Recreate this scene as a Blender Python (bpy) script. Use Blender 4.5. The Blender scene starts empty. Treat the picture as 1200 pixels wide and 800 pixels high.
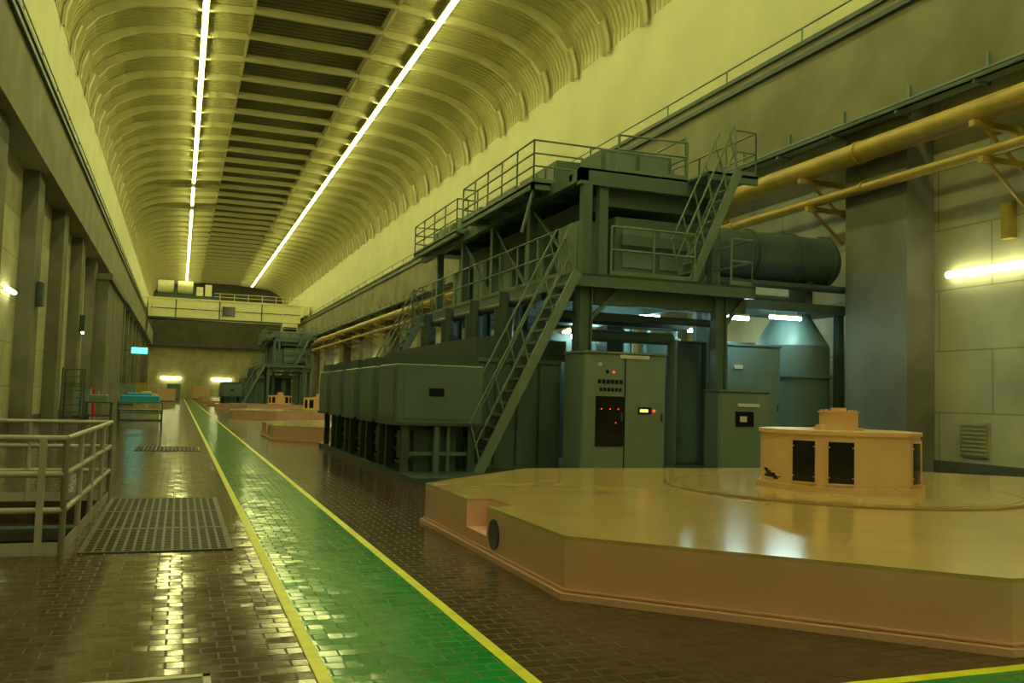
import bpy, math
from mathutils import Vector, Matrix
S=bpy.context.scene
try: S.view_settings.view_transform='Standard'
except Exception: pass

# ---------------------------------------------------------------- materials
def nt(name):
    m=bpy.data.materials.new(name); m.use_nodes=True
    return m,m.node_tree,m.node_tree.nodes['Principled BSDF']
def mat(name,col,rough=.5,metal=0.,var=.15,scale=2.0,bump=.0,spec=.5,coat=0.):
    m,t,b=nt(name)
    b.inputs['Roughness'].default_value=rough; b.inputs['Metallic'].default_value=metal
    b.inputs['Specular IOR Level'].default_value=spec
    b.inputs['Coat Weight'].default_value=coat
    tc=t.nodes.new('ShaderNodeTexCoord'); n=t.nodes.new('ShaderNodeTexNoise')
    n.inputs['Scale'].default_value=scale; n.inputs['Detail'].default_value=6
    t.links.new(tc.outputs['Object'],n.inputs['Vector'])
    r=t.nodes.new('ShaderNodeValToRGB')
    r.color_ramp.elements[0].position=.3; r.color_ramp.elements[1].position=.7
    r.color_ramp.elements[0].color=tuple(c*(1-var) for c in col)+(1,)
    r.color_ramp.elements[1].color=tuple(min(1,c*(1+var)) for c in col)+(1,)
    t.links.new(n.outputs['Fac'],r.inputs['Fac']); t.links.new(r.outputs['Color'],b.inputs['Base Color'])
    if bump:
        bp=t.nodes.new('ShaderNodeBump'); bp.inputs['Strength'].default_value=bump; bp.inputs['Distance'].default_value=.02
        n2=t.nodes.new('ShaderNodeTexNoise'); n2.inputs['Scale'].default_value=scale*8
        t.links.new(tc.outputs['Object'],n2.inputs['Vector'])
        t.links.new(n2.outputs['Fac'],bp.inputs['Height']); t.links.new(bp.outputs['Normal'],b.inputs['Normal'])
    return m
def tile(name,c1,c2,mortar,bw,bh,ms,rough,axes='xy',bump=.3,dist=.01,tilt=0.,spec=.5,stain=.25):
    m,t,b=nt(name); N=t.nodes; L=t.links
    b.inputs['Specular IOR Level'].default_value=spec
    tc=N.new('ShaderNodeTexCoord'); sp=N.new('ShaderNodeSeparateXYZ'); cb=N.new('ShaderNodeCombineXYZ')
    L.new(tc.outputs['Object'],sp.inputs[0])
    ax=sp.outputs['XYZ'.index(axes[0].upper())]; ay=sp.outputs['XYZ'.index(axes[1].upper())]
    L.new(ax,cb.inputs[0]); L.new(ay,cb.inputs[1])
    br=N.new('ShaderNodeTexBrick'); br.inputs['Scale'].default_value=1
    br.inputs['Brick Width'].default_value=bw; br.inputs['Row Height'].default_value=bh; br.inputs['Mortar Size'].default_value=ms
    br.inputs['Mortar Smooth'].default_value=.2
    br.inputs['Color1'].default_value=c1+(1,); br.inputs['Color2'].default_value=c2+(1,); br.inputs['Mortar'].default_value=mortar+(1,)
    L.new(cb.outputs[0],br.inputs['Vector'])
    n=N.new('ShaderNodeTexNoise'); n.inputs['Scale'].default_value=.7; n.inputs['Detail'].default_value=8
    L.new(tc.outputs['Object'],n.inputs['Vector'])
    mr=N.new('ShaderNodeMapRange'); mr.inputs[1].default_value=.3; mr.inputs[2].default_value=.7
    mr.inputs[3].default_value=1-stain; mr.inputs[4].default_value=1+stain*.5
    L.new(n.outputs['Fac'],mr.inputs[0])
    vm=N.new('ShaderNodeVectorMath'); vm.operation='SCALE'
    L.new(br.outputs['Color'],vm.inputs[0]); L.new(mr.outputs[0],vm.inputs['Scale'])
    L.new(vm.outputs[0],b.inputs['Base Color'])
    r2=N.new('ShaderNodeMapRange'); r2.inputs[1].default_value=0; r2.inputs[2].default_value=1
    r2.inputs[3].default_value=rough; r2.inputs[4].default_value=max(rough,.5)
    L.new(br.outputs['Fac'],r2.inputs[0]); L.new(r2.outputs[0],b.inputs['Roughness'])
    inv=N.new('ShaderNodeMath'); inv.operation='SUBTRACT'; inv.inputs[0].default_value=1; L.new(br.outputs['Fac'],inv.inputs[1])
    bp=N.new('ShaderNodeBump'); bp.inputs['Strength'].default_value=bump; bp.inputs['Distance'].default_value=dist
    L.new(inv.outputs[0],bp.inputs['Height']); L.new(bp.outputs['Normal'],b.inputs['Normal'])
    if tilt:
        # every tile is laid at a very slightly different angle
        def M(op,a,bv=None,c=None):
            q=N.new('ShaderNodeMath'); q.operation=op
            for i,v in enumerate((a,bv,c)):
                if v is None: continue
                if isinstance(v,(int,float)): q.inputs[i].default_value=v
                else: L.new(v,q.inputs[i])
            return q.outputs[0]
        row=M('FLOOR',M('DIVIDE',ay,bh)); odd=M('MODULO',M('ABSOLUTE',row),2.0)
        col=M('FLOOR',M('ADD',M('DIVIDE',ax,bw),M('MULTIPLY',odd,.5)))
        c2n=N.new('ShaderNodeCombineXYZ'); L.new(col,c2n.inputs[0]); L.new(row,c2n.inputs[1])
        wn=N.new('ShaderNodeTexWhiteNoise'); wn.noise_dimensions='3D'; L.new(c2n.outputs[0],wn.inputs['Vector'])
        s1=N.new('ShaderNodeVectorMath'); s1.operation='SUBTRACT'; s1.inputs[1].default_value=(.5,.5,.5); L.new(wn.outputs['Color'],s1.inputs[0])
        s2=N.new('ShaderNodeVectorMath'); s2.operation='SCALE'; s2.inputs['Scale'].default_value=tilt; L.new(s1.outputs[0],s2.inputs[0])
        n2=N.new('ShaderNodeTexNoise'); n2.inputs['Scale'].default_value=14.; n2.inputs['Detail'].default_value=2; L.new(tc.outputs['Object'],n2.inputs['Vector'])
        s3=N.new('ShaderNodeVectorMath'); s3.operation='SUBTRACT'; s3.inputs[1].default_value=(.5,.5,.5); L.new(n2.outputs['Color'],s3.inputs[0])
        s4=N.new('ShaderNodeVectorMath'); s4.operation='SCALE'; s4.inputs['Scale'].default_value=tilt; L.new(s3.outputs[0],s4.inputs[0])
        g=N.new('ShaderNodeNewGeometry'); a1=N.new('ShaderNodeVectorMath'); a1.operation='ADD'
        L.new(g.outputs['Normal'],a1.inputs[0]); L.new(s2.outputs[0],a1.inputs[1])
        a2=N.new('ShaderNodeVectorMath'); a2.operation='ADD'; L.new(a1.outputs[0],a2.inputs[0]); L.new(s4.outputs[0],a2.inputs[1])
        nn=N.new('ShaderNodeVectorMath'); nn.operation='NORMALIZE'; L.new(a2.outputs[0],nn.inputs[0])
        L.new(nn.outputs[0],bp.inputs['Normal'])
    return m
def emis(name,col,s):
    m,t,b=nt(name); b.inputs['Base Color'].default_value=col+(1,)
    b.inputs['Emission Color'].default_value=col+(1,); b.inputs['Emission Strength'].default_value=s
    return m

M_floor=tile('brown_floor_tile',(.098,.053,.028),(.068,.038,.021),(.026,.017,.011),.20,.13,.008,.14,'xy',.5,.005,.040,.55,.3)
M_green=tile('green_floor_paint',(.006,.32,.075),(.005,.25,.06),(.004,.10,.03),.20,.13,.007,.14,'xy',.5,.005,.040,.6,.22)
M_yline=mat('yellow_line_paint',(.80,.80,.03),.35,var=.12,scale=6)
M_wall=tile('pale_wall_block',(.51,.50,.34),(.48,.47,.32),(.32,.31,.20),3.2,1.55,.022,.75,'yz',.15,.01,0,.3,.25)
M_wallx=tile('pale_wall_block_end',(.44,.41,.22),(.42,.40,.21),(.30,.28,.14),3.2,1.55,.022,.75,'xz',.15,.01,0,.3,.2)
M_upper=mat('upper_wall_plaster',(.58,.57,.35),.8,var=.07,scale=.4)
M_conc=mat('grey_concrete',(.17,.17,.12),.85,var=.25,scale=.8,bump=.3)
M_concb=mat('beam_concrete',(.23,.225,.145),.85,var=.22,scale=.6,bump=.3)
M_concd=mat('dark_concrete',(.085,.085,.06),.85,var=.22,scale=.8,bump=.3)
M_ceil=mat('ceiling_deck_steel',(.42,.39,.17),.6,var=.1,scale=.5)
M_ceild=mat('shaded_ceiling_vent_deck',(.14,.13,.065),.7,var=.15,scale=.5)  # vent bay deck, with the shade of its recess put into a darker colour
M_rib=mat('ceiling_rib_paint',(.50,.47,.25),.55,var=.05)
M_mach=mat('machine_green_paint',(.115,.18,.165),.42,var=.10,scale=1.2)
M_machl=mat('panel_grey_green_paint',(.20,.28,.25),.4,var=.08,scale=1.5)
M_machd=mat('machine_dark_paint',(.055,.088,.080),.5,var=.15,scale=1.5)
M_rail=mat('handrail_green_paint',(.18,.25,.21),.4,var=.08)
M_railw=mat('handrail_grey_paint',(.44,.42,.38),.4,var=.1)
M_black=mat('black_glass',(.012,.012,.012),.12,var=.1)
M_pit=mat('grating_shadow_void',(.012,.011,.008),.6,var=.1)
M_bar=mat('grating_bar_steel',(.050,.045,.034),.45,var=.2,scale=6)
M_tan=mat('tan_deck_paint',(.58,.40,.19),.15,var=.08,scale=1.2,spec=.6)
M_tand=mat('tan_deck_seam',(.20,.13,.06),.4,var=.08,scale=1.2)
M_tans=mat('salmon_side_paint',(.74,.44,.36),.38,var=.06,scale=1.5)
M_gen=mat('peach_generator_paint',(.76,.50,.30),.35,var=.05,scale=2)
M_pipe=mat('yellow_pipe_paint',(.44,.31,.06),.38,var=.15,scale=2)
M_crane=mat('crane_cream_paint',(.80,.77,.48),.5,var=.06)
M_white=mat('label_white',(.75,.75,.68),.5,var=.03)
M_red=mat('red_paint',(.60,.03,.02),.35,var=.05)
M_blue=mat('blue_sheet',(.03,.38,.70),.4,var=.1)
M_teal=mat('teal_cabinet_paint',(.15,.24,.24),.4,var=.08)
M_tube=emis('ceiling_tube_glow',(1.,1.,.36),40.)
M_tubew=emis('wall_tube_glow',(1.,1.,.50),12.)
M_tubet=emis('machine_tube_glow',(.66,1.,.94),60.)
M_led=emis('red_indicator_glow',(1.,.05,.02),2.5)
M_ledo=emis('amber_display_glow',(1.,.45,.1),2.)
M_exit=emis('exit_sign_glow',(.1,.8,.65),3.)

# ---------------------------------------------------------------- mesh builder
class MB:
    def __init__(s): s.v=[];s.f=[];s.m=[];s.s=[]
    def add(s,vs,fs,m=0,sm=False):
        o=len(s.v); s.v+= [tuple(v) for v in vs]
        for f in fs: s.f.append([i+o for i in f]); s.m.append(m); s.s.append(sm)
    def box(s,x0,x1,y0,y1,z0,z1,m=0):
        s.add([(x0,y0,z0),(x1,y0,z0),(x1,y1,z0),(x0,y1,z0),(x0,y0,z1),(x1,y0,z1),(x1,y1,z1),(x0,y1,z1)],
              [(0,3,2,1),(4,5,6,7),(0,1,5,4),(1,2,6,5),(2,3,7,6),(3,0,4,7)],m)
    def bbox(s,x0,x1,y0,y1,z0,z1,m=0,b=.02):
        p=[(x0+b,y0),(x1-b,y0),(x1,y0+b),(x1,y1-b),(x1-b,y1),(x0+b,y1),(x0,y1-b),(x0,y0+b)]
        q=[(x0+2*b,y0+b),(x1-2*b,y0+b),(x1-b,y0+2*b),(x1-b,y1-2*b),(x1-2*b,y1-b),(x0+2*b,y1-b),(x0+b,y1-2*b),(x0+b,y0+2*b)]
        vs=[(a,c,z0) for a,c in p]+[(a,c,z1-b) for a,c in p]+[(a,c,z1) for a,c in q]
        fs=[tuple(range(7,-1,-1)),tuple(range(16,24))]
        for i in range(8):
            j=(i+1)%8; fs.append((i,j,8+j,8+i)); fs.append((8+i,8+j,16+j,16+i))
        s.add(vs,fs,m)
    def prism(s,poly,z0,z1,m=0,mt=None):
        n=len(poly)
        vs=[(x,y,z0) for x,y in poly]+[(x,y,z1) for x,y in poly]
        s.add(vs,[(i,(i+1)%n,n+(i+1)%n,n+i) for i in range(n)],m)
        s.add(vs[:n],[tuple(range(n-1,-1,-1))],m); s.add(vs[n:],[tuple(range(n))],m if mt is None else mt)
    def beam(s,p,q,w,h,m=0):
        p=Vector(p);q=Vector(q);d=(q-p).normalized()
        up=Vector((0,0,1)) if abs(d.z)<.95 else Vector((0,1,0))
        a=d.cross(up).normalized()*w/2; b=a.cross(d).normalized()*h/2
        vs=[p-a-b,p+a-b,p+a+b,p-a+b,q-a-b,q+a-b,q+a+b,q-a+b]
        s.add(vs,[(0,1,2,3),(7,6,5,4),(0,4,5,1),(1,5,6,2),(2,6,7,3),(3,7,4,0)],m)
    def cyl(s,p,q,r,n=12,m=0,r2=None,mc=None):
        p=Vector(p);q=Vector(q);d=(q-p).normalized(); r2=r if r2 is None else r2
        up=Vector((0,0,1)) if abs(d.z)<.95 else Vector((0,1,0))
        a=d.cross(up).normalized(); b=a.cross(d).normalized()
        A=[];B=[]
        for i in range(n):
            t=2*math.pi*i/n; e=a*math.cos(t)+b*math.sin(t)
            A.append(p+e*r);B.append(q+e*r2)
        s.add(A+B,[(i,(i+1)%n,n+(i+1)%n,n+i) for i in range(n)],m,True)
        mc=m if mc is None else mc
        s.add(A,[tuple(range(n-1,-1,-1))],mc); s.add(B,[tuple(range(n))],mc)
    def ring(s,cx,cy,r0,r1,z0,z1,n=96,m=0):
        vs=[]
        for i in range(n):
            t=2*math.pi*i/n
            for r,z in((r0,z0),(r0,z1),(r1,z1),(r1,z0)): vs.append((cx+r*math.cos(t),cy+r*math.sin(t),z))
        fs=[]
        for i in range(n):
            a=i*4;b=((i+1)%n)*4
            for k in range(4): fs.append((a+k,a+(k+1)%4,b+(k+1)%4,b+k))
        s.add(vs,fs,m)
    def dome(s,p,q,r,n=20,m=0):
        p=Vector(p);q=Vector(q);k=5
        for i in range(k):
            t0=math.pi/2*i/k;t1=math.pi/2*(i+1)/k
            s.cyl(p+(q-p)*math.sin(t0),p+(q-p)*math.sin(t1),r*math.cos(t0),n,m,max(.002,r*math.cos(t1)))
    def patch(s,cx,cy,R,a0,a1,z0,z1,th=.02,m=0,n=6):
        vs=[];fs=[]
        for i in range(n+1):
            t=math.radians(a0+(a1-a0)*i/n)
            for rr,z in((R-.02,z0),(R+th,z0),(R+th,z1),(R-.02,z1)):
                vs.append((cx+rr*math.cos(t),cy+rr*math.sin(t),z))
        for i in range(n):
            o=i*4
            for k in range(4): fs.append((o+k,o+(k+1)%4,o+4+(k+1)%4,o+4+k))
        fs+= [(0,1,2,3),(n*4+3,n*4+2,n*4+1,n*4)]
        s.add(vs,fs,m)
    def done(s,name,mats,parent=None,origin=(0,0,0)):
        o=Vector(origin)
        me=bpy.data.meshes.new(name); me.from_pydata([Vector(v)-o for v in s.v],[],s.f)
        for m in mats: me.materials.append(m)
        me.polygons.foreach_set('material_index',s.m); me.polygons.foreach_set('use_smooth',s.s); me.update()
        ob=bpy.data.objects.new(name,me); S.collection.objects.link(ob)
        if parent: ob.parent=parent
        else: ob.location=o
        return ob
def empty(name,loc=(0,0,0)):
    e=bpy.data.objects.new(name,None); e.location=loc; e.empty_display_size=.3; S.collection.objects.link(e); return e
def clone(e,name,off):
    n=empty(name,Vector(e.location)+Vector(off))
    for c in list(e.children):
        k=bpy.data.objects.new(c.name.split('.')[0],c.data); k.parent=n; S.collection.objects.link(k)
    return n

# ---------------------------------------------------------------- room shell
XL,XR=-5.8,18.1; Y0,Y1=-36,176; XC=6.15
BL,BR=-4.9,17.2; ZB0,ZB1=9.6,12.6; ZS=18.1
PX0,PX1,PY0,PY1=-4.6,-1.02,9.65,14.0
m=MB()
xs=[XL-.5,PX0,PX1,XR+.5]; ys=[Y0-.3,PY0,PY1,Y1+.5]
for i in range(3):
    for j in range(3):
        if i==1 and j==1: continue
        m.box(xs[i],xs[i+1],ys[j],ys[j+1],-.3,0)
m.done('floor',[M_floor])
m=MB()
m.box(PX0-.1,PX0,PY0-.1,PY1+.1,-3.2,-.3);m.box(PX1,PX1+.1,PY0-.1,PY1+.1,-3.2,-.3)
m.box(PX0,PX1,PY0-.1,PY0,-3.2,-.3);m.box(PX0,PX1,PY1,PY1+.1,-3.2,-.3);m.box(PX0-.1,PX1+.1,PY0-.1,PY1+.1,-3.3,-3.2)
m.done('floor_stair_pit',[M_concd])
m=MB(); m.box(.88,1.92,Y0,170,.0,.004); m.box(1.92,XR,1.6,4.22,.0,.004); m.done('floor_green_walkway',[M_green])
m=MB(); m.box(.80,.88,Y0,170,0,.006); m.box(1.92,2.0,4.22,170,0,.006); m.box(2.0,XR,4.22,4.31,0,.006); m.done('floor_yellow_lines',[M_yline])
m=MB(); m.box(XL-.3,XL,Y0,Y1,0,ZB1); m.done('wall_left',[M_wall])
m=MB(); m.box(XL-.3,XL,Y0,Y1,ZB1,ZS+.5); m.done('wall_left_upper',[M_upper])
m=MB(); m.box(XR,XR+.3,Y0,Y1,0,ZB1); m.done('wall_right',[M_wall])
m=MB(); m.box(XR,XR+.3,Y0,Y1,ZB1,ZS+.5); m.done('wall_right_upper',[M_upper])
m=MB(); m.box(XL,XR,Y1,Y1+.3,0,9.7); m.done('wall_far',[M_wallx])
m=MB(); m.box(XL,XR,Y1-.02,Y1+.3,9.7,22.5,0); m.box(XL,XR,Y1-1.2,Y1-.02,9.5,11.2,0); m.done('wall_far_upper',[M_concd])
m=MB(); m.box(XL-.3,XR+.3,Y0-.3,Y0,0,22.5); m.done('wall_back',[M_wallx])
m=MB()
m.box(XL,BL,Y0,Y1,ZB0,ZB1); m.done('wall_left_crane_beam',[M_concb])
m=MB()
m.box(BR,XR,Y0,Y1,ZB0,ZB1); m.done('wall_right_crane_beam',[M_concb])
m=MB()
y=-34.9
while y<170:
    m.box(XL,XL+.55,y,y+1.6,0,ZB0); y+=8
m.done('wall_left_pilasters',[M_conc])
m=MB(); m.box(XL,-4.5,62,78,0,8.4); m.box(XL,-4.3,61.9,78.1,8.4,8.8); m.done('wall_left_pier',[M_conc])
m=MB()
y=-30.25
while y<170:
    m.box(BR,XR,y,y+2.25,0,ZB0); y+=12
m.done('wall_right_pilasters',[M_conc])
m=MB(); m.box(XL,XL+.04,Y0,Y1,0,.35); m.done('baseboard_left',[M_concd])
m=MB(); m.box(XR-.04,XR,Y0,Y1,0,.35); m.done('baseboard_right',[M_concd])

half=[(11.95,18.0),(11.9,18.7),(11.65,19.5),(11.1,20.2),(10.2,20.75),(9,21.1),(7.2,21.35),(3.45,21.6)]
prof=[(XC-x,z) for x,z in half]+[(XC+x,z) for x,z in reversed(half)]
m=MB()
for side in (-1,1):
    P=[(XC+side*x,z) for x,z in half]
    n=len(P); vs=[];fs=[];y=Y0;k=0
    while y<=Y1+.01:
        for dy,dz in((0,.04),(.16,.04),(.20,-.04),(.36,-.04)):
            for i,(x,z) in enumerate(P):
                q=side*dz*(.9 if i<3 else 0)
                vs.append((x+q,y+dy,z+(dz if i>0 else 0)))
            k+=1
        y+=.4
    for r in range(k-1):
        for c in range(n-1):
            a=r*n+c; fs.append((a,a+1,a+n+1,a+n))
    m.add(vs,fs,0)
m.done('ceiling',[M_ceil])
m=MB()
vs=[];fs=[];y=Y0;k=0
while y<=Y1+.01:
    for dy,dz in((0,.07),(.22,.07),(.26,-.07),(.46,-.07)):
        vs+=[(XC-3.45,y+dy,22.0+dz),(XC+3.45,y+dy,22.0+dz)]; k+=1
    y+=.5
for r in range(k-1): a=r*2; fs.append((a,a+1,a+3,a+2))
m.add(vs,fs,0)
for sx in(-1,1): m.box(XC+sx*3.45-.08,XC+sx*3.45+.08,Y0,Y1,21.45,22.2,1)
m.done('ceiling_vent_bay',[M_ceild,M_rib])
m=MB()
y=-35.2
while y<176:
    for i in range(len(prof)-1):
        (xa,za),(xb,zb)=prof[i],prof[i+1]
        if i==len(half)-1: za=zb=21.72
        off=-.24
        ox=lambda x:.18*(1 if x<XC-9 else (-1 if x>XC+9 else 0))
        m.beam((xa+ox(xa),y,za+off),(xb+ox(xb),y,zb+off),.05,.42)
        m.beam((xa+ox(xa)*1.9,y,za+off-.2),(xb+ox(xb)*1.9,y,zb+off-.2),.20,.04)
    y+=3.6
m.done('ceiling_ribs',[M_rib])

# ceiling light strips
for x,nm in((.35,'ceiling_light_strip'),(11.75,'ceiling_light_strip.001')):
    e=empty(nm,(x,80,21.2)); m=MB();h=MB(); y=-32
    while y<172:
        if x<1 and 84<=y<104:
            if y==84: m.box(x-.11,x+.11,84,88.2,20.88,20.98,0); m.box(x-.11,x+.11,90.8,99.2,20.88,20.98,0)
            if y==100: m.box(x-.11,x+.11,102.4,103.9,20.88,20.98,0)
        else:
            m.box(x-.11,x+.11,y,y+3.9,20.88,20.98,0)
        h.box(x-.16,x+.16,y-.02,y+3.96,20.98,21.08,0)
        h.box(x-.03,x+.03,y+.5,y+.56,21.08,21.55,0)
        y+=4
    m.done('tubes',[M_tube],e,(x,80,21.2)); h.done('housing',[M_rib],e,(x,80,21.2))

# crane rails, safety rail, conductor bars
for sx,bx,nm in((-1,BL,'crane_rail'),(1,BR,'crane_rail.001')):
    m=MB(); e=empty(nm,(bx,80,ZB1))
    m.box(bx+sx*.35-.05,bx+sx*.35+.05,Y0,Y1,ZB1,ZB1+.15,0)
    m.box(bx-.0-(.12 if sx>0 else 0),bx+(.12 if sx<0 else 0),Y0,Y1,ZB1-.55,ZB1-.40,1)
    m.box(bx-(.08 if sx>0 else 0),bx+(.08 if sx<0 else 0),Y0,Y1,ZB1-.12,ZB1+.02,1)
    m.cyl((bx+sx*.06,Y0,ZB1+.5),(bx+sx*.06,Y1,ZB1+.5),.03,6,2)
    y=-34
    while y<170: m.box(bx+sx*.06-.02,bx+sx*.06+.02,y,y+.04,ZB1,ZB1+.5,2); y+=4
    m.done('rail_and_conductor',[M_concd,M_machd,M_rail],e,(bx,80,ZB1))

# overhead crane
e=empty('overhead_travelling_crane',(XC,140,ZB1)); O=(XC,140,ZB1)
m=MB()
for yy in(138.,142.5):
    m.box(BL+.2,BR-.5,yy,yy+1.1,12.0,14.6,0)
    m.box(BL-.1,BR+.1,yy-.15,yy+1.25,14.6,14.8,0)
    m.box(BL+.2,BR-.5,yy-.1,yy+1.2,11.85,12.0,1)
m.box(BL+.5,BR-.5,137.95,138.0,13.2,13.3,1)
for x in range(-4,17,3): m.box(x-.08,x+.08,137.88,138,12.0,14.6,1 if x%2 else 0)
for bx in(BL-.6,BR+.0):
    m.box(bx,bx+.6,136.5,145,ZB1+.55,14.6,0)
    for yy in(137.4,139,142.6,144.2): m.cyl((bx+.1,yy,ZB1+.5),(bx+.5,yy,ZB1+.5),.35,14,1)
m.done('bridge_girders',[M_crane,M_machd],e,O)
m=MB(); m.box(-4.0,4.0,138.2,143.3,14.8,15.3,1)
for a,b in((-3.6,-1.4),(-.9,1.2)):
    m.cyl((a,138.6,16.4),(b,138.6,16.4),.95,18,0); m.cyl((a-.1,138.6,16.4),(a,138.6,16.4),1.1,18,1); m.cyl((b,138.6,16.4),(b+.1,138.6,16.4),1.1,18,1)
    m.box(a,b,138.2,139,15.3,15.6,1)
m.box(1.7,2.6,138.3,139.5,15.3,16.6,0); m.box(2.9,3.8,138.3,139.5,15.3,17.0,0); m.box(-3,2,141.5,143,15.3,16.6,1)
m.done('hoist_trolley',[M_crane,M_machd],e,O)
m=MB()
for z in(15.3,15.8): m.cyl((4.2,138,z),(BR-.3,138,z),.04,6)
for x in range(5,17,2): m.cyl((x,138,14.8),(x,138,15.8),.04,6)
m.done('crane_handrail',[M_crane],e,O)
m=MB(); m.box(14.0,16.2,137,139.4,9.4,11.85,0); m.box(14.1,16.1,136.96,137,10.2,11.3,1); m.box(5.4,7.2,137.85,137.9,12.5,13.9,1)
m.done('operator_cab_and_plate',[M_crane,M_black],e,O)

# ---------------------------------------------------------------- helpers
def railing(m,pts,h=1.05,sp=1.3,r=.024,mids=(.55,),toe=.1,mi=0):
    for a,b in zip(pts[:-1],pts[1:]):
        a=Vector(a);b=Vector(b);L=(b-a).length; n=max(1,round(L/sp))
        for z in list(mids)+[h]: m.cyl(a+Vector((0,0,z)),b+Vector((0,0,z)),r,8,mi)
        for i in range(n+1):
            p=a+(b-a)*i/n; m.cyl(p,p+Vector((0,0,h)),r,8,mi)
        if toe: m.beam(a+Vector((0,0,toe/2)),b+Vector((0,0,toe/2)),.012,toe,mi)
def stair(m,x0,z0,x1,z1,y0,y1,mi=0,rh=.9):
    n=max(4,int((z1-z0)/.24)); 
    for y in(y0,y1):
        m.beam((x0,y,z0),(x1,y,z1),.05,.2,mi)
        d=Vector((x1-x0,0,z1-z0))
        a=Vector((x0,y,z0));off=Vector((-.25,0,rh))
        m.cyl(a+off+d*.04,a+d+off+Vector((.1,0,.1)),.022,8,mi)
        m.cyl(a+off*.5+d*.04,a+d+off*.5,.018,8,mi)
        for t in(.05,.28,.52,.76,.97): m.cyl(a+d*t,a+d*t+off,.02,8,mi)
    for i in range(1,n):
        t=i/n;x=x0+(x1-x0)*t;z=z0+(z1-z0)*t
        m.box(x-.12,x+.12,y0,y1,z-.02,z+.02,mi)

# ---------------------------------------------------------------- generator pedestal
cx,cy=8.45,9.95
G=(cx,cy,0)
e=empty('generator_pedestal',G)
def octa(x0,x1,y0,y1,c,g=0,notch=False):
    x0-=g;x1+=g;y0-=g;y1+=g
    p=[(x0+c,y0),(x1-c,y0),(x1,y0+c),(x1,y1-c),(x1-c,y1),(x0+c,y1),(x0,y1-c)]
    if notch: p+=[(x0,9.4),(x0+.28,9.4),(x0+.28,8.72),(x0,8.72)]
    p+=[(x0,y0+c)]
    return p
m=MB(); o=(3.,13.95,4.5,13.4,2.25)
m.prism(octa(*o),.0,.2,0); m.prism(octa(*o,notch=True),.2,.47,0)
m.prism(octa(*o,g=.05),0,.05,0)
m.prism(octa(*o,g=.012),.065,.078,0)
m.done('pedestal_sides',[M_tans],e,G)
m=MB(); m.prism(octa(*o,g=0,notch=True),.47,.50,0)
m.cyl((cx,cy,.5),(cx,cy,.53),2.3,96,0)
m.ring(cx,cy,2.3,2.345,.5,.506,96,1); m.ring(cx,cy,2.17,2.19,.53,.533,96,1)
m.done('pedestal_top',[M_tan,M_tand],e,G)
m=MB(); m.cyl((2.985,8.48,.25),(3.01,8.48,.25),.15,24,0); m.done('side_port',[M_black],e,G)
m=MB(); R=1.02
m.cyl((cx,cy,.53),(cx,cy,.60),R+.06,72); m.cyl((cx,cy,.60),(cx,cy,1.25),R,72); m.cyl((cx,cy,1.25),(cx,cy,1.30),R+.025,72)
for i in range(24):
    t=2*math.pi*i/24; m.cyl((cx+(R+.035)*math.cos(t),cy+(R+.035)*math.sin(t),.60),(cx+(R+.035)*math.cos(t),cy+(R+.035)*math.sin(t),.62),.018,6)
m.cyl((cx,cy,1.30),(cx,cy,1.53),.25,32); m.cyl((cx,cy,1.53),(cx,cy,1.555),.27,32); m.cyl((cx,cy,1.30),(cx,cy,1.33),.33,32)
m.cyl((cx,cy,1.555),(cx,cy,1.60),.10,16)
for i in range(8):
    t=2*math.pi*i/8+.2; m.cyl((cx+.22*math.cos(t),cy+.22*math.sin(t),1.555),(cx+.22*math.cos(t),cy+.22*math.sin(t),1.575),.018,6)
m.box(cx-.42,cx-.34,cy-.15,cy-.05,1.30,1.37)
m.done('exciter_housing',[M_gen],e,G)
m=MB();fr=MB(); va=math.degrees(math.atan2(-cy,-cx))
for th in(-24,2,68,94,160,186):
    w=8.5; m.patch(cx,cy,R,va+th-w,va+th+w,.65,1.17,.012)
    fr.patch(cx,cy,R,va+th-w-1.2,va+th+w+1.2,1.17,1.19,.018);fr.patch(cx,cy,R,va+th-w-1.2,va+th+w+1.2,.63,.65,.018)
    fr.patch(cx,cy,R,va+th-w-1.2,va+th-w,.65,1.17,.018,n=1);fr.patch(cx,cy,R,va+th+w,va+th+w+1.2,.65,1.17,.018,n=1)
    for q in(-1,1):
        for zz in(.72,1.10): fr.patch(cx,cy,R,va+th+q*(w-.8)-.4,va+th+q*(w-.8)+.4,zz-.008,zz+.008,.022,n=1)
for a0,a1,z0,z1 in((-66,-48,.66,.69),(-62,-50,.69,.72),(-64,-56,.72,.745),(-67,-60,.745,.77),(-52,-47,.64,.66),(-50,-44,.67,.68)):
    m.patch(cx,cy,R,va+a0,va+a1,z0,z1,.005,n=3)
m.done('inspection_windows',[M_black],e,G); fr.done('window_frames',[M_gen],e,G)
for i in range(1,7): clone(e,'generator_pedestal.%03d'%i,(0,24*i,0))

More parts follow.
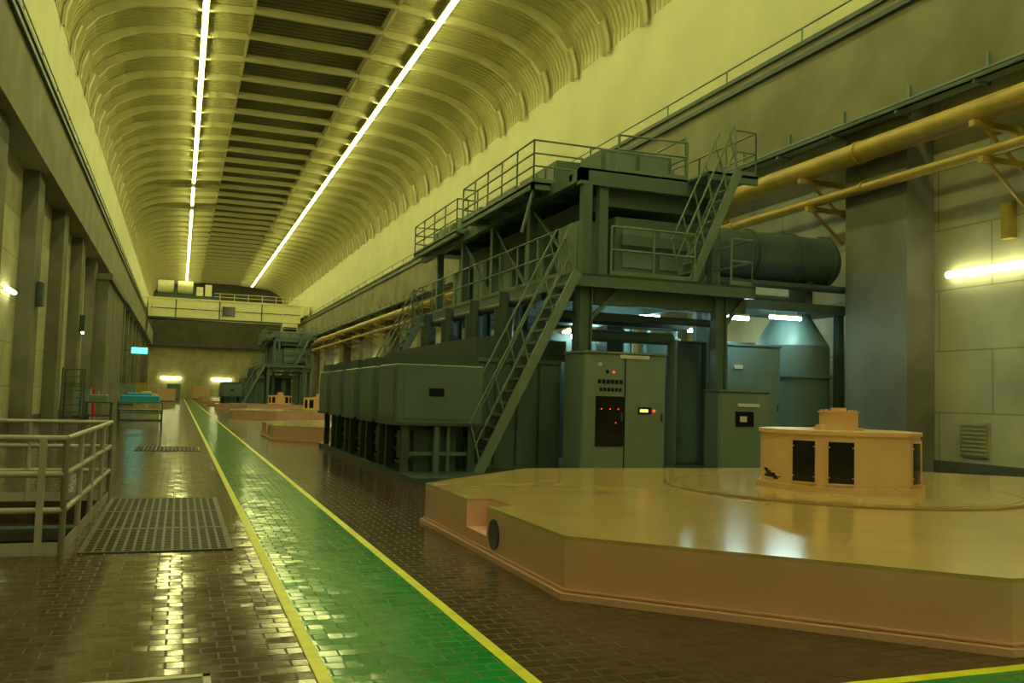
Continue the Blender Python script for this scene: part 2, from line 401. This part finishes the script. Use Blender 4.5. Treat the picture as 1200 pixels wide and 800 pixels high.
# ---------------------------------------------------------------- switchgear gantry
O=(10,17,0); e=empty('switchgear_gantry',O)
Z1=4.28; Z2=6.95
m=MB()
m.box(7.6,12.1,17,20,Z1-.06,Z1,0); m.box(7.6,12.6,20,31,Z1-.06,Z1,0)
m.box(7.6,12.1,17,17.12,Z1-.28,Z1,0); m.box(7.6,7.72,17,31,Z1-.26,Z1,0); m.box(12.0,12.12,17,31,Z1-.26,Z1,0)
for y in range(18,31,2): m.box(7.7,12.0,y,y+.12,Z1-.26,Z1-.06,0)
m.box(8.4,12.3,18.5,33,Z2-.05,Z2,0); m.box(7.9,8.5,20.3,26.2,Z2-.06,Z2,0); m.box(8.1,8.5,27.5,33,Z2-.06,Z2,0)
m.box(11.2,12.5,17.5,18.6,Z2-.06,Z2,0)
m.box(8.4,12.4,18.5,18.72,Z2-.38,Z2,0); m.box(8.4,8.6,18.5,33,Z2-.3,Z2-.05,0); m.box(12.1,12.3,18.5,33,Z2-.3,Z2-.05,0)
m.box(7.9,7.98,20.3,26.2,Z2-.18,Z2,0); m.box(7.9,8.5,20.3,20.4,Z2-.18,Z2,0); m.box(11.2,12.5,17.5,17.6,Z2-.2,Z2,0); m.box(8.1,8.18,27.5,33,Z2-.18,Z2,0)
for y in range(19,33,2): m.box(7.95 if 20.4<y<26 else 8.4,12.2,y,y+.15,Z2-.22,Z2-.05,0)
m.done('decks',[M_mach],e,O)
m=MB()
for (x,y) in((8.0,17.3),(8.6,18.8),(11.35,17.3),(12.0,18.7),(8.2,21.5),(12.0,23),(8.2,24.5),(12.0,26.5),(8.2,27.3)):
    m.box(x-.13,x+.13,y-.02,y+.02,0,Z1-.06,0)
    for s in(-1,1): m.box(x+s*.13-.015,x+s*.13+.015,y-.12,y+.12,0,Z1-.06,0)
    m.box(x-.22,x+.22,y-.2,y+.2,0,.2,0)
for (x,y) in((8.6,18.62),(9.05,18.7),(12.1,18.7),(8.6,22),(8.6,25),(8.6,28),(8.6,31),(12.2,22),(12.2,26),(12.2,30)):
    m.box(x-.11,x+.11,y-.11,y+.11,Z1,Z2-.05,0)
for (y0,y1) in((18.7,22),(22,25),(25,28)):
    m.beam((8.6,y0,Z1+.1),(8.6,y1,Z2-.3),.07,.07,0)
m.box(8.3,12.1,17.35,17.55,Z1-.6,Z1-.28,0)
m.beam((11.35,17.3,3.2),(12.0,17.3,4.0),.08,.08); m.beam((8.0,17.3,3.2),(8.8,17.3,4.0),.08,.08)
m.beam((7.7,20.4,Z1+1.4),(8.0,20.4,Z2-.1),.06,.06)
m.done('columns',[M_mach],e,O)
m=MB()
railing(m,[(8.5,17.06,Z1),(10.55,17.06,Z1)]); railing(m,[(11.5,17.06,Z1),(12.05,17.06,Z1),(12.05,19.8,Z1)])
railing(m,[(7.66,17.9,Z1),(7.66,31,Z1),(8.3,31,Z1)])
railing(m,[(11.0,20.3,Z2),(7.94,20.3,Z2),(7.94,26.2,Z2),(8.4,26.2,Z2)],mids=(.4,.72)); railing(m,[(8.5,27.5,Z2),(8.14,27.5,Z2),(8.14,33,Z2),(12.2,33,Z2)],mids=(.4,.72))
railing(m,[(11.9,17.54,Z2),(12.46,17.54,Z2),(12.46,20,Z2),(12.3,33,Z2)]); railing(m,[(11.2,18.5,Z2),(9.4,18.6,Z2)],h=.9)
railing(m,[(11.2,18.6,Z2),(11.2,20.3,Z2)])
m.done('handrails',[M_rail],e,O)
m=MB()
stair(m,5.55,0,7.65,Z1,16.9,17.7); stair(m,10.55,Z1,11.75,Z2,17.15,17.75); stair(m,5.7,.5,7.6,Z1,29.3,30.1)
m.done('ladders',[M_rail],e,O)
m=MB()
for (a,b) in((20.9,23.6),(24,26.6),(27.2,29.8),(30.2,32.6)):
    m.bbox(8.8,11.9,a,b,Z2,Z2+.8,0); m.box(9.0,11.7,a-.02,b+.02,Z2+.25,Z2+.3,0)
    for q in range(4): m.box(8.78,8.8,a+.15+q*.6,a+.6+q*.6,Z2+.12,Z2+.7,1)
m.bbox(9.1,11.0,18.9,20.1,Z2,Z2+.62,0); m.box(9.2,10.0,18.88,18.9,Z2+.08,Z2+.54,1); m.box(10.1,10.9,18.88,18.9,Z2+.08,Z2+.54,1)
y=19.3
for k in range(5):
    m.bbox(8.75,9.5,y,y+1.3,Z1,Z1+1.62,1); m.box(8.735,8.75,y+.08,y+.62,Z1+.12,Z1+1.5,1); m.box(8.735,8.75,y+.68,y+1.22,Z1+.12,Z1+1.5,1)
    m.box(8.8,9.45,y-.012,y,Z1+.1,Z1+1.5,1)
    y+=2.3
m.bbox(9.5,12.0,18.9,20.6,Z1+.25,Z1+1.7,0); m.box(9.7,10.5,18.88,18.9,Z1+.5,Z1+1.5,1); m.box(10.7,11.7,18.88,18.9,Z1+.5,Z1+1.5,1)
m.box(9.6,12,18.7,18.78,Z1+1.0,Z1+1.25,0)
for x in(9.7,10.8,11.8): m.box(x-.1,x+.1,19,20.4,Z1,Z1+.25,0)
for y in(21.5,24,26.5,29): m.bbox(9.8,11.9,y,y+1.8,Z1,Z1+2.1,0)
m.box(9.3,12.2,18.9,31,Z2-.75,Z2-.35,0)
m.done('equipment_housings',[M_mach,M_machl],e,O)
m=MB()
m.box(4.0,13.4,15.7,27.3,0,.13,0)
m.box(5.75,7.75,17.9,27,.13,2.45,1)
for x in(6.25,6.75,7.25): m.box(x-.02,x+.02,17.87,17.9,.2,2.4,0)
m.box(5.75,7.75,17.86,17.9,2.36,2.45,1)
m.box(7.9,10.6,21,27,.13,3.3,0)
m.box(5.9,8.0,18.2,27,2.45,2.9,0)
for y in(19,21.2,23.4,25.6):
    m.cyl((6.8,y,2.9),(6.8,y,3.6),.22,14,0); m.cyl((6.8,y,3.6),(6.8,y,4.0),.12,14,0)
m.cyl((7.0,17.5,3.75),(7.0,27,3.75),.1,10,0)
m.cyl((7.4,18.2,3.5),(12,18.2,3.5),.09,10,1)
m.cyl((8.6,18.6,3.1),(10.9,18.6,3.1),.14,12,1); m.cyl((10.9,18.6,.1),(10.9,18.6,3.1),.14,12,1); m.box(8.4,12.0,19.6,20.3,3.45,3.6,0)
m.box(9.5,9.9,19.2,19.8,.13,3.4,1)
m.done('lower_body',[M_machd,M_mach],e,O)
first_gantry=e

def swbox(y):
    O=(4.8,y,0); e=empty('switchgear_box',O); m=MB()
    m.bbox(3.9,5.66,y,y+1.62,1.06,2.22,0,.025)
    m.box(3.88,3.9,y+.12,y+1.5,1.18,2.1,0); m.box(4.05,5.5,y-.015,y,1.16,2.12,0)
    m.box(3.86,5.7,y-.03,y+1.65,1.03,1.09,1)
    m.box(3.95,5.6,y+.2,y+1.4,2.22,2.42,1)
    m.done('enclosure',[M_mach,M_machd],e,O)
    m=MB()
    for xx in(4.12,5.45):
        for yy in(y+.1,y+1.45): m.box(xx-.07,xx+.07,yy-.07,yy+.07,.13,1.05,1)
    m.box(4.35,5.2,y+.25,y+1.3,.13,1.04,1); m.box(4.2,4.35,y+.45,y+1.1,.35,.9,0)
    for zz in (.25,.5,.75): m.box(4.18,4.22,y+.4,y+1.15,zz,zz+.05,0)
    m.box(4.1,5.5,y+.1,y+.16,.45,.52,0); m.cyl((4.75,y+.08,.13),(4.75,y+.08,1.03),.07,10,0)
    m.cyl((5.0,y+.12,.13),(5.0,y+.12,1.03),.04,8,0)
    m.done('support_frame',[M_mach,M_machd],e,O)
    m=MB(); m.box(4.55,4.85,y-.025,y-.01,1.6,1.76,0); m.done('nameplate',[M_black],e,O)
    return e
boxes=[swbox(16.9+i*2.08) for i in range(5)]

def cabinet(name,x0,x1,y0,y1,h,mt=M_machl,split=True):
    O=((x0+x1)/2,y0,0); e=empty(name,O); m=MB()
    m.box(x0+.03,x1-.03,y0+.03,y1,.0,.13,1); m.bbox(x0,x1,y0,y1,.13,h,0,.012)
    xm=(x0+x1)/2
    D=[(x0+.03,xm-.012),(xm+.012,x1-.03)] if split else [(x0+.03,x1-.03)]
    for a,b in D: m.box(a,b,y0-.025,y0,.17,h-.05,0)
    m.box(x0-.02,x1+.02,y0-.04,y1+.02,h,h+.04,0)
    for a,b in D: m.box(b-.08,b-.05,y0-.06,y0-.025,h*.48,h*.48+.16,1)
    m.done('body',[mt,M_machd],e,O); return e,O
e,O=cabinet('control_cabinet',7.4,9.25,16.0,16.9,2.55)
m=MB(); m.bbox(7.68,8.30,15.955,15.98,.72,1.70,0,.004); m.box(8.62,8.92,15.96,15.98,1.36,1.50,0)
for i in range(6):
    m.box(7.72+i*.095,7.79+i*.095,15.965,15.98,1.95,2.03,0); m.box(7.76+i*.085,7.82+i*.085,15.965,15.98,1.80,1.87,0)
m.box(7.9,7.95,15.96,15.98,2.15,2.22,0); m.box(8.308,8.332,15.97,15.98,.2,2.5,0)
m.done('windows_and_meters',[M_black],e,O)
m=MB()
for (x,z) in((7.80,1.45),(7.99,1.45),(8.17,1.45),(8.12,1.18)): m.box(x-.010,x+.010,15.945,15.96,z-.010,z+.010,0)
m.cyl((8.06,15.95,2.18),(8.06,15.98,2.18),.018,10,0); m.cyl((8.98,15.95,1.43),(8.98,15.98,1.43),.024,12,0)
m.done('red_lamps',[M_led],e,O)
m=MB(); m.box(8.66,8.84,15.952,15.962,1.4,1.46,0); m.done('display',[M_ledo],e,O)
m=MB(); m.box(8.2,8.85,15.95,15.98,2.46,2.53,0); m.box(7.72,7.8,15.96,15.975,2.3,2.36); m.done('label',[M_white],e,O)
e,O=cabinet('control_cabinet.001',10.75,12.05,16.35,16.9,1.88,M_machl,False)
m=MB(); m.box(11.15,11.6,16.3,16.33,1.14,1.46,0); m.done('meter_window',[M_black],e,O)
m=MB(); m.box(11.25,11.42,16.29,16.3,1.24,1.36,0); m.box(11.2,11.75,16.3,16.33,1.56,1.63,0); m.done('label',[M_white],e,O)
e,O=cabinet('control_cabinet.002',11.1,14.3,19.0,20.2,3.08,M_teal,True)
m=MB(); m.box(12.9,13.15,18.95,18.98,2.5,2.6,0);m.done('label',[M_white],e,O)

# pressure tank with ducts
O=(15,20,0); e=empty('horizontal_pressure_tank',O); m=MB()
m.cyl((12.9,20.9,5.7),(17.1,20.9,5.7),.72,32,0); m.dome((17.1,20.9,5.7),(17.5,20.9,5.7),.72,32,0)
for x in(13.1,14.5,15.9,17.0): m.cyl((x,20.9,5.7),(x+.08,20.9,5.7),.78,32,0)
m.cyl((14.0,20.9,4.45),(14.0,20.9,5.3),.35,20,0); m.cyl((14.0,20.9,4.9),(14.0,20.9,5.0),.45,20,0)
m.cyl((16.4,21.3,0),(16.4,21.3,3.3),1.05,32,1); m.cyl((16.4,21.3,3.3),(16.4,21.3,4.2),1.05,32,1,.5)
m.cyl((16.4,21.3,2.4),(16.4,21.3,2.5),1.12,32,1)
m.box(12.65,17.6,20.3,21.8,4.2,4.45,0)
for x in(12.8,17.4): m.box(x-.1,x+.1,20.4,20.6,0,4.2,0)
for x in(13.4,16.4): m.box(x-.1,x+.1,20.5,21.3,4.45,5.15,0)
m.cyl((12.5,20.35,4.9),(17.6,20.35,4.9),.1,12,0); m.cyl((13,22.7,4.6),(17.8,22.7,4.6),.35,16,0)
m.done('tank_and_ducts',[M_machd,M_mach],e,O)
O=(13.5,22.5,0); e=empty('step_up_transformer',O); m=MB()
m.bbox(11.2,14.3,22.6,26.5,0,2.7,0); m.bbox(14.8,16.9,23,27,0,3.5,0)
for i in range(8): m.box(11.3+i*.38,11.35+i*.38,22.45,22.6,.4,2.5,0)
for x in(11.9,12.8,13.7): m.cyl((x,23.2,2.7),(x,23.2,3.5),.18,14,0); m.cyl((x,23.2,3.5),(x,23.2,3.9),.08,14,0)
m.done('tank',[M_teal],e,O)

# lamps
def tube(name,p,q,mt,r=.035,host=M_white,offs=(0,0,.06)):
    p=Vector(p);q=Vector(q);c=(p+q)/2; e=empty(name,c); m=MB(); m.cyl(p,q,r,10); m.done('tube',[mt],e,c)
    m=MB(); o=Vector(offs); m.beam(p+o,q+o,.12,.05)
    if abs(offs[2])>.05 and p.y<60:
        for t in(.15,.85):
            a=p+(q-p)*t+o; m.cyl(a,a+Vector((0,0,.12)),.012,6)
    m.done('housing',[host],e,c); return e
k=0
def mlamp(p,q,**kw):
    global k
    tube('fluorescent_lamp'+('' if k==0 else '.%03d'%k),p,q,kw.get('mt',M_tubet),kw.get('r',.045),offs=kw.get('offs',(0,0,.07))); k+=1
mlamp((14.9,20.25,4.0),(15.9,20.25,4.0)); mlamp((10.9,20.5,3.6),(11.8,20.5,3.6)); mlamp((12.0,22.2,4.0),(12.6,22.2,4.0)); mlamp((9.2,20.6,3.2),(9.9,20.6,3.2))
mlamp((14.9,22.35,3.9),(15.3,24.6,3.9)); mlamp((13.0,21.3,3.6),(14.0,21.3,3.6)); mlamp((12.3,18.4,3.7),(12.9,18.4,3.7))  # extra lamps added to strengthen the teal glow under the gantry
for y in(14.9,38.9,62.9,86.9,110.9,134.9,-9.1):
    mlamp((XR-.14,y,5.0),(XR-.14,y+2.3,5.0),mt=M_tubew,r=.085,offs=(.08,0,.0))
for y in(10,34.2,58.3,82,106,130,150):
    mlamp((XL+.16,y,4.85),(XL+.16,y+1.6,4.85),mt=M_tubew,r=.08,offs=(-.08,0,.0))
for x in(-3.2,5.6):
    mlamp((x,Y1-.3,3.6),(x+3.4,Y1-.3,3.6),mt=M_tubew,r=.22,offs=(0,.1,.3))

clone(first_gantry,'switchgear_gantry.001',(0,72,0))
for i,b in enumerate(boxes): clone(b,'switchgear_box.%03d'%(i+5),(0,72,0))

# ---------------------------------------------------------------- pipes and tray on right wall
def pipe(name,x,z,r):
    O=(x,80,z); e=empty(name,O); m=MB(); m.cyl((x,Y0+.01,z),(x,170,z),r,24,0)
    y=-35.0
    while y<165:
        m.cyl((x,y,z),(x,y+.1,z),r+.03,24,0); y+=6
    m.done('pipe',[M_pipe],e,O); m=MB(); y=-33.
    while y<165:
        m.box(x-r-.1,XR-.002,y,y+.14,z-r-.14,z-r,0); m.beam((XR-.06,y+.07,z-r-1.0),(x,y+.07,z-r-.12),.07,.07,0); y+=6
    m.done('brackets',[M_pipe],e,O)
pipe('yellow_cooling_pipe',16.84,8.45,.29); pipe('yellow_cooling_pipe.001',16.95,7.5,.13)
O=(16.95,80,9.2); e=empty('cable_tray',O); m=MB()
m.box(16.75,17.15,Y0+.01,170,9.18,9.22,0); m.box(16.75,16.78,Y0+.01,170,9.18,9.34,0); m.box(17.12,17.15,Y0+.01,170,9.18,9.34,0)
y=-28
while y<165: m.box(17.12,17.2,y,y+.06,9.1,9.9,0); m.box(16.7,17.18,y,y+.06,9.10,9.18,0); y+=2.4
m.cyl((16.65,Y0+.01,9.3),(16.65,170,9.3),.04,8,0)
m.done('tray',[M_rail],e,O)
O=(18,15.5,6.05); e=empty('wall_speaker_box',O); m=MB(); m.bbox(17.9,18.1,15.3,15.6,5.65,6.5,0); m.box(17.88,17.9,15.35,15.55,5.75,6.4,0); m.done('case',[M_pipe],e,O)
O=(18.05,15.9,1.2); e=empty('wall_vent_grille',O); m=MB(); m.box(18.04,18.1,16.1,16.9,.5,1.35,0)
for i in range(8): m.box(18.02,18.05,16.15,16.85,.55+i*.1,.59+i*.1,0)
m.done('louvre',[M_wallx],e,O)
for i,y in enumerate((38.,54.,86.)):  # dark speaker boxes on the left pilasters
    O=(XL+.6,y,5.2); e=empty('column_speaker_box'+('' if i==0 else '.%03d'%i),O); m=MB(); m.bbox(XL+.55,XL+.8,y-.25,y+.25,4.6,5.5,0); m.box(XL+.6,XL+.75,y-.28,y-.25,4.7,5.4,0); m.done('case',[M_machd],e,O)

# ---------------------------------------------------------------- left foreground
O=(-.98,9.55,0); e=empty('stairwell_railing',O); m=MB()
railing(m,[(-5.0,9.55,0),(-.98,9.55,0),(-.88,14.05,0),(-5.0,14.05,0)],h=1.1,sp=1.1,r=.03,mids=(.42,.76),toe=.12)
m.box(-1.21,-1.15,9.52,9.58,0,1.1,0)
m.done('rails',[M_railw],e,O)
O=(-2.8,12,-3.2); e=empty('pit_staircase',O); m=MB()
for i in range(13): m.box(-2.2,-1.1,9.9+i*.28,10.2+i*.28,-3.2+i*.24,-3.15+i*.24,0)
for x in(-2.22,-1.08): m.beam((x,9.9,-3.2),(x,13.7,-.1),.05,.25,0)
for i in range(10): m.box(-4.6,-1.02,9.9+i*.4,9.93+i*.4,-.5,-.46,0)
m.done('steps',[M_machd],e,O)
def grating(name,x0,x1,y0,y1,sp,joints=()):
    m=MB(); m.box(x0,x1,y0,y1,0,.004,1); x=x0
    while x<=x1+.001: m.box(x-.014,x+.014,y0,y1,.004,.012,0); x+=sp
    y=y0
    while y<=y1+.001: m.box(x0,x1,y-.016,y+.016,.004,.013,0); y+=sp
    f=.04
    for a in((x0-f,x1+f,y0-f,y0),(x0-f,x1+f,y1,y1+f),(x0-f,x0,y0,y1),(x1,x1+f,y0,y1)): m.box(a[0],a[1],a[2],a[3],0,.014,0)
    for j in joints: m.box(x0,x1,j-.04,j+.04,0,.015,0)
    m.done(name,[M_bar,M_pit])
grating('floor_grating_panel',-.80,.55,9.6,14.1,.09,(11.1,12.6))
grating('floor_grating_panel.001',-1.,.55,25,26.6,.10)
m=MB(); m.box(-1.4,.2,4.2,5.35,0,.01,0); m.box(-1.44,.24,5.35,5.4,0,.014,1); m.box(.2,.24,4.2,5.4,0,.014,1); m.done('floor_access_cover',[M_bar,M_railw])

# wheeled ladder rack
O=(-3.95,39.3,0); e=empty('platform_ladder',O); m=MB()
for x in(-4.3,-3.6):
    for y in(39,40): m.cyl((x,y,.1),(x,y,2.3),.03,8); m.cyl((x-.02,y,.08),(x+.02,y,.08),.08,12)
    m.cyl((x,39,2.3),(x,40,2.3),.03,8); m.cyl((x,38.6,.1),(x,39,1.6),.03,8)
for i in range(7):
    m.box(-4.3,-3.6,39-.03,39.2,.3+i*.28,.33+i*.28)
m.box(-4.3,-3.6,39,40,1.6,1.64); m.cyl((-4.3,40,2.3),(-3.6,40,2.3),.03,8)
m.done('frame',[M_machd],e,O)
O=(-4.9,58,0); e=empty('fire_extinguisher_cabinet',O); m=MB(); m.bbox(-5.2,-4.6,57.8,58.4,0,1.5,0); m.box(-5.05,-4.75,57.78,57.8,.6,1.2,1); m.cyl((-4.9,57.8,1.32),(-4.9,57.75,1.32),.08,12,1); m.done('body',[M_red,M_white],e,O)
def bench(name,x0,x1,y0,y1,h,mt,top):
    O=((x0+x1)/2,y0,0); e=empty(name,O); m=MB(); m.bbox(x0,x1,y0,y1,h-.06,h,0,.01)
    for x in(x0+.05,x1-.05):
        for y in(y0+.05,y1-.05): m.box(x-.03,x+.03,y-.03,y+.03,0,h-.06,0)
    m.box(x0+.05,x1-.05,y0+.03,y0+.06,.2,.26,0); m.box(x0+.05,x1-.05,y1-.06,y1-.03,.2,.26,0)
    m.done('frame',[mt],e,O)
    if top:
        m=MB(); m.bbox(x0+.2,x1-.2,y0+.1,y1-.1,h,h+.35,0,.05); m.bbox(x0+.5,x1-.6,y0+.2,y1-.2,h+.35,h+.5,0,.05); m.done('covered_equipment',[top],e,O)
M_bg=mat('bench_green',(.05,.24,.10),.5)
bench('workbench',-2.4,-.6,41,41.8,.7,M_machd,None)
bench('workbench.001',-3.2,-.8,54,55.2,.85,M_bg,M_blue)
bench('workbench.002',-2.9,-1.2,66,67,.9,M_pipe,M_gen)
bench('workbench.003',-4.2,-3.0,47,48,.9,M_machd,M_machl)
O=(-3.4,98,5.3); e=empty('exit_sign',O); m=MB(); m.box(-4.7,-3.2,98,98.15,5.1,5.7,0); m.done('lit_face',[M_exit],e,O); m=MB(); m.box(-4.75,-3.15,98.15,98.25,5.05,5.75); m.box(XL,-4.7,98.05,98.15,5.35,5.45); m.done('sign_case',[M_machd],e,O)
for i,(x,y,w,h,mt) in enumerate(((-4.6,91.5,1.6,2,M_machl),(-4.2,108,1.8,2.2,M_pipe),(-1.5,120,2.2,1.6,M_gen),(3.5,161,3,2.2,M_gen),(-.8,150,2,2.4,M_machl),(-4.6,50,.8,1.5,M_machl))):
    cabinet('storage_cabinet'+('' if i==0 else '.%03d'%i),x-w/2,x+w/2,y,y+.9,h,mt)

# ---------------------------------------------------------------- camera
X=Vector((2847.7,-146.6,-1050)).normalized(); Y=Vector((-390,-56,-1050)).normalized()
Y=(Y-X*X.dot(Y)).normalized(); Z=X.cross(Y)
cd=bpy.data.cameras.new('camera'); cd.sensor_width=36; cd.lens=31.5; cd.clip_end=500
c=bpy.data.objects.new('camera',cd); S.collection.objects.link(c)
R=Matrix((X,Y,Z)).to_4x4(); R.translation=Vector((0,0,1.6)); c.matrix_world=R
S.camera=c
w=bpy.data.worlds.new('world'); S.world=w; w.use_nodes=True
w.node_tree.nodes['Background'].inputs[0].default_value=(.5,.55,.3,1); w.node_tree.nodes['Background'].inputs[1].default_value=.02
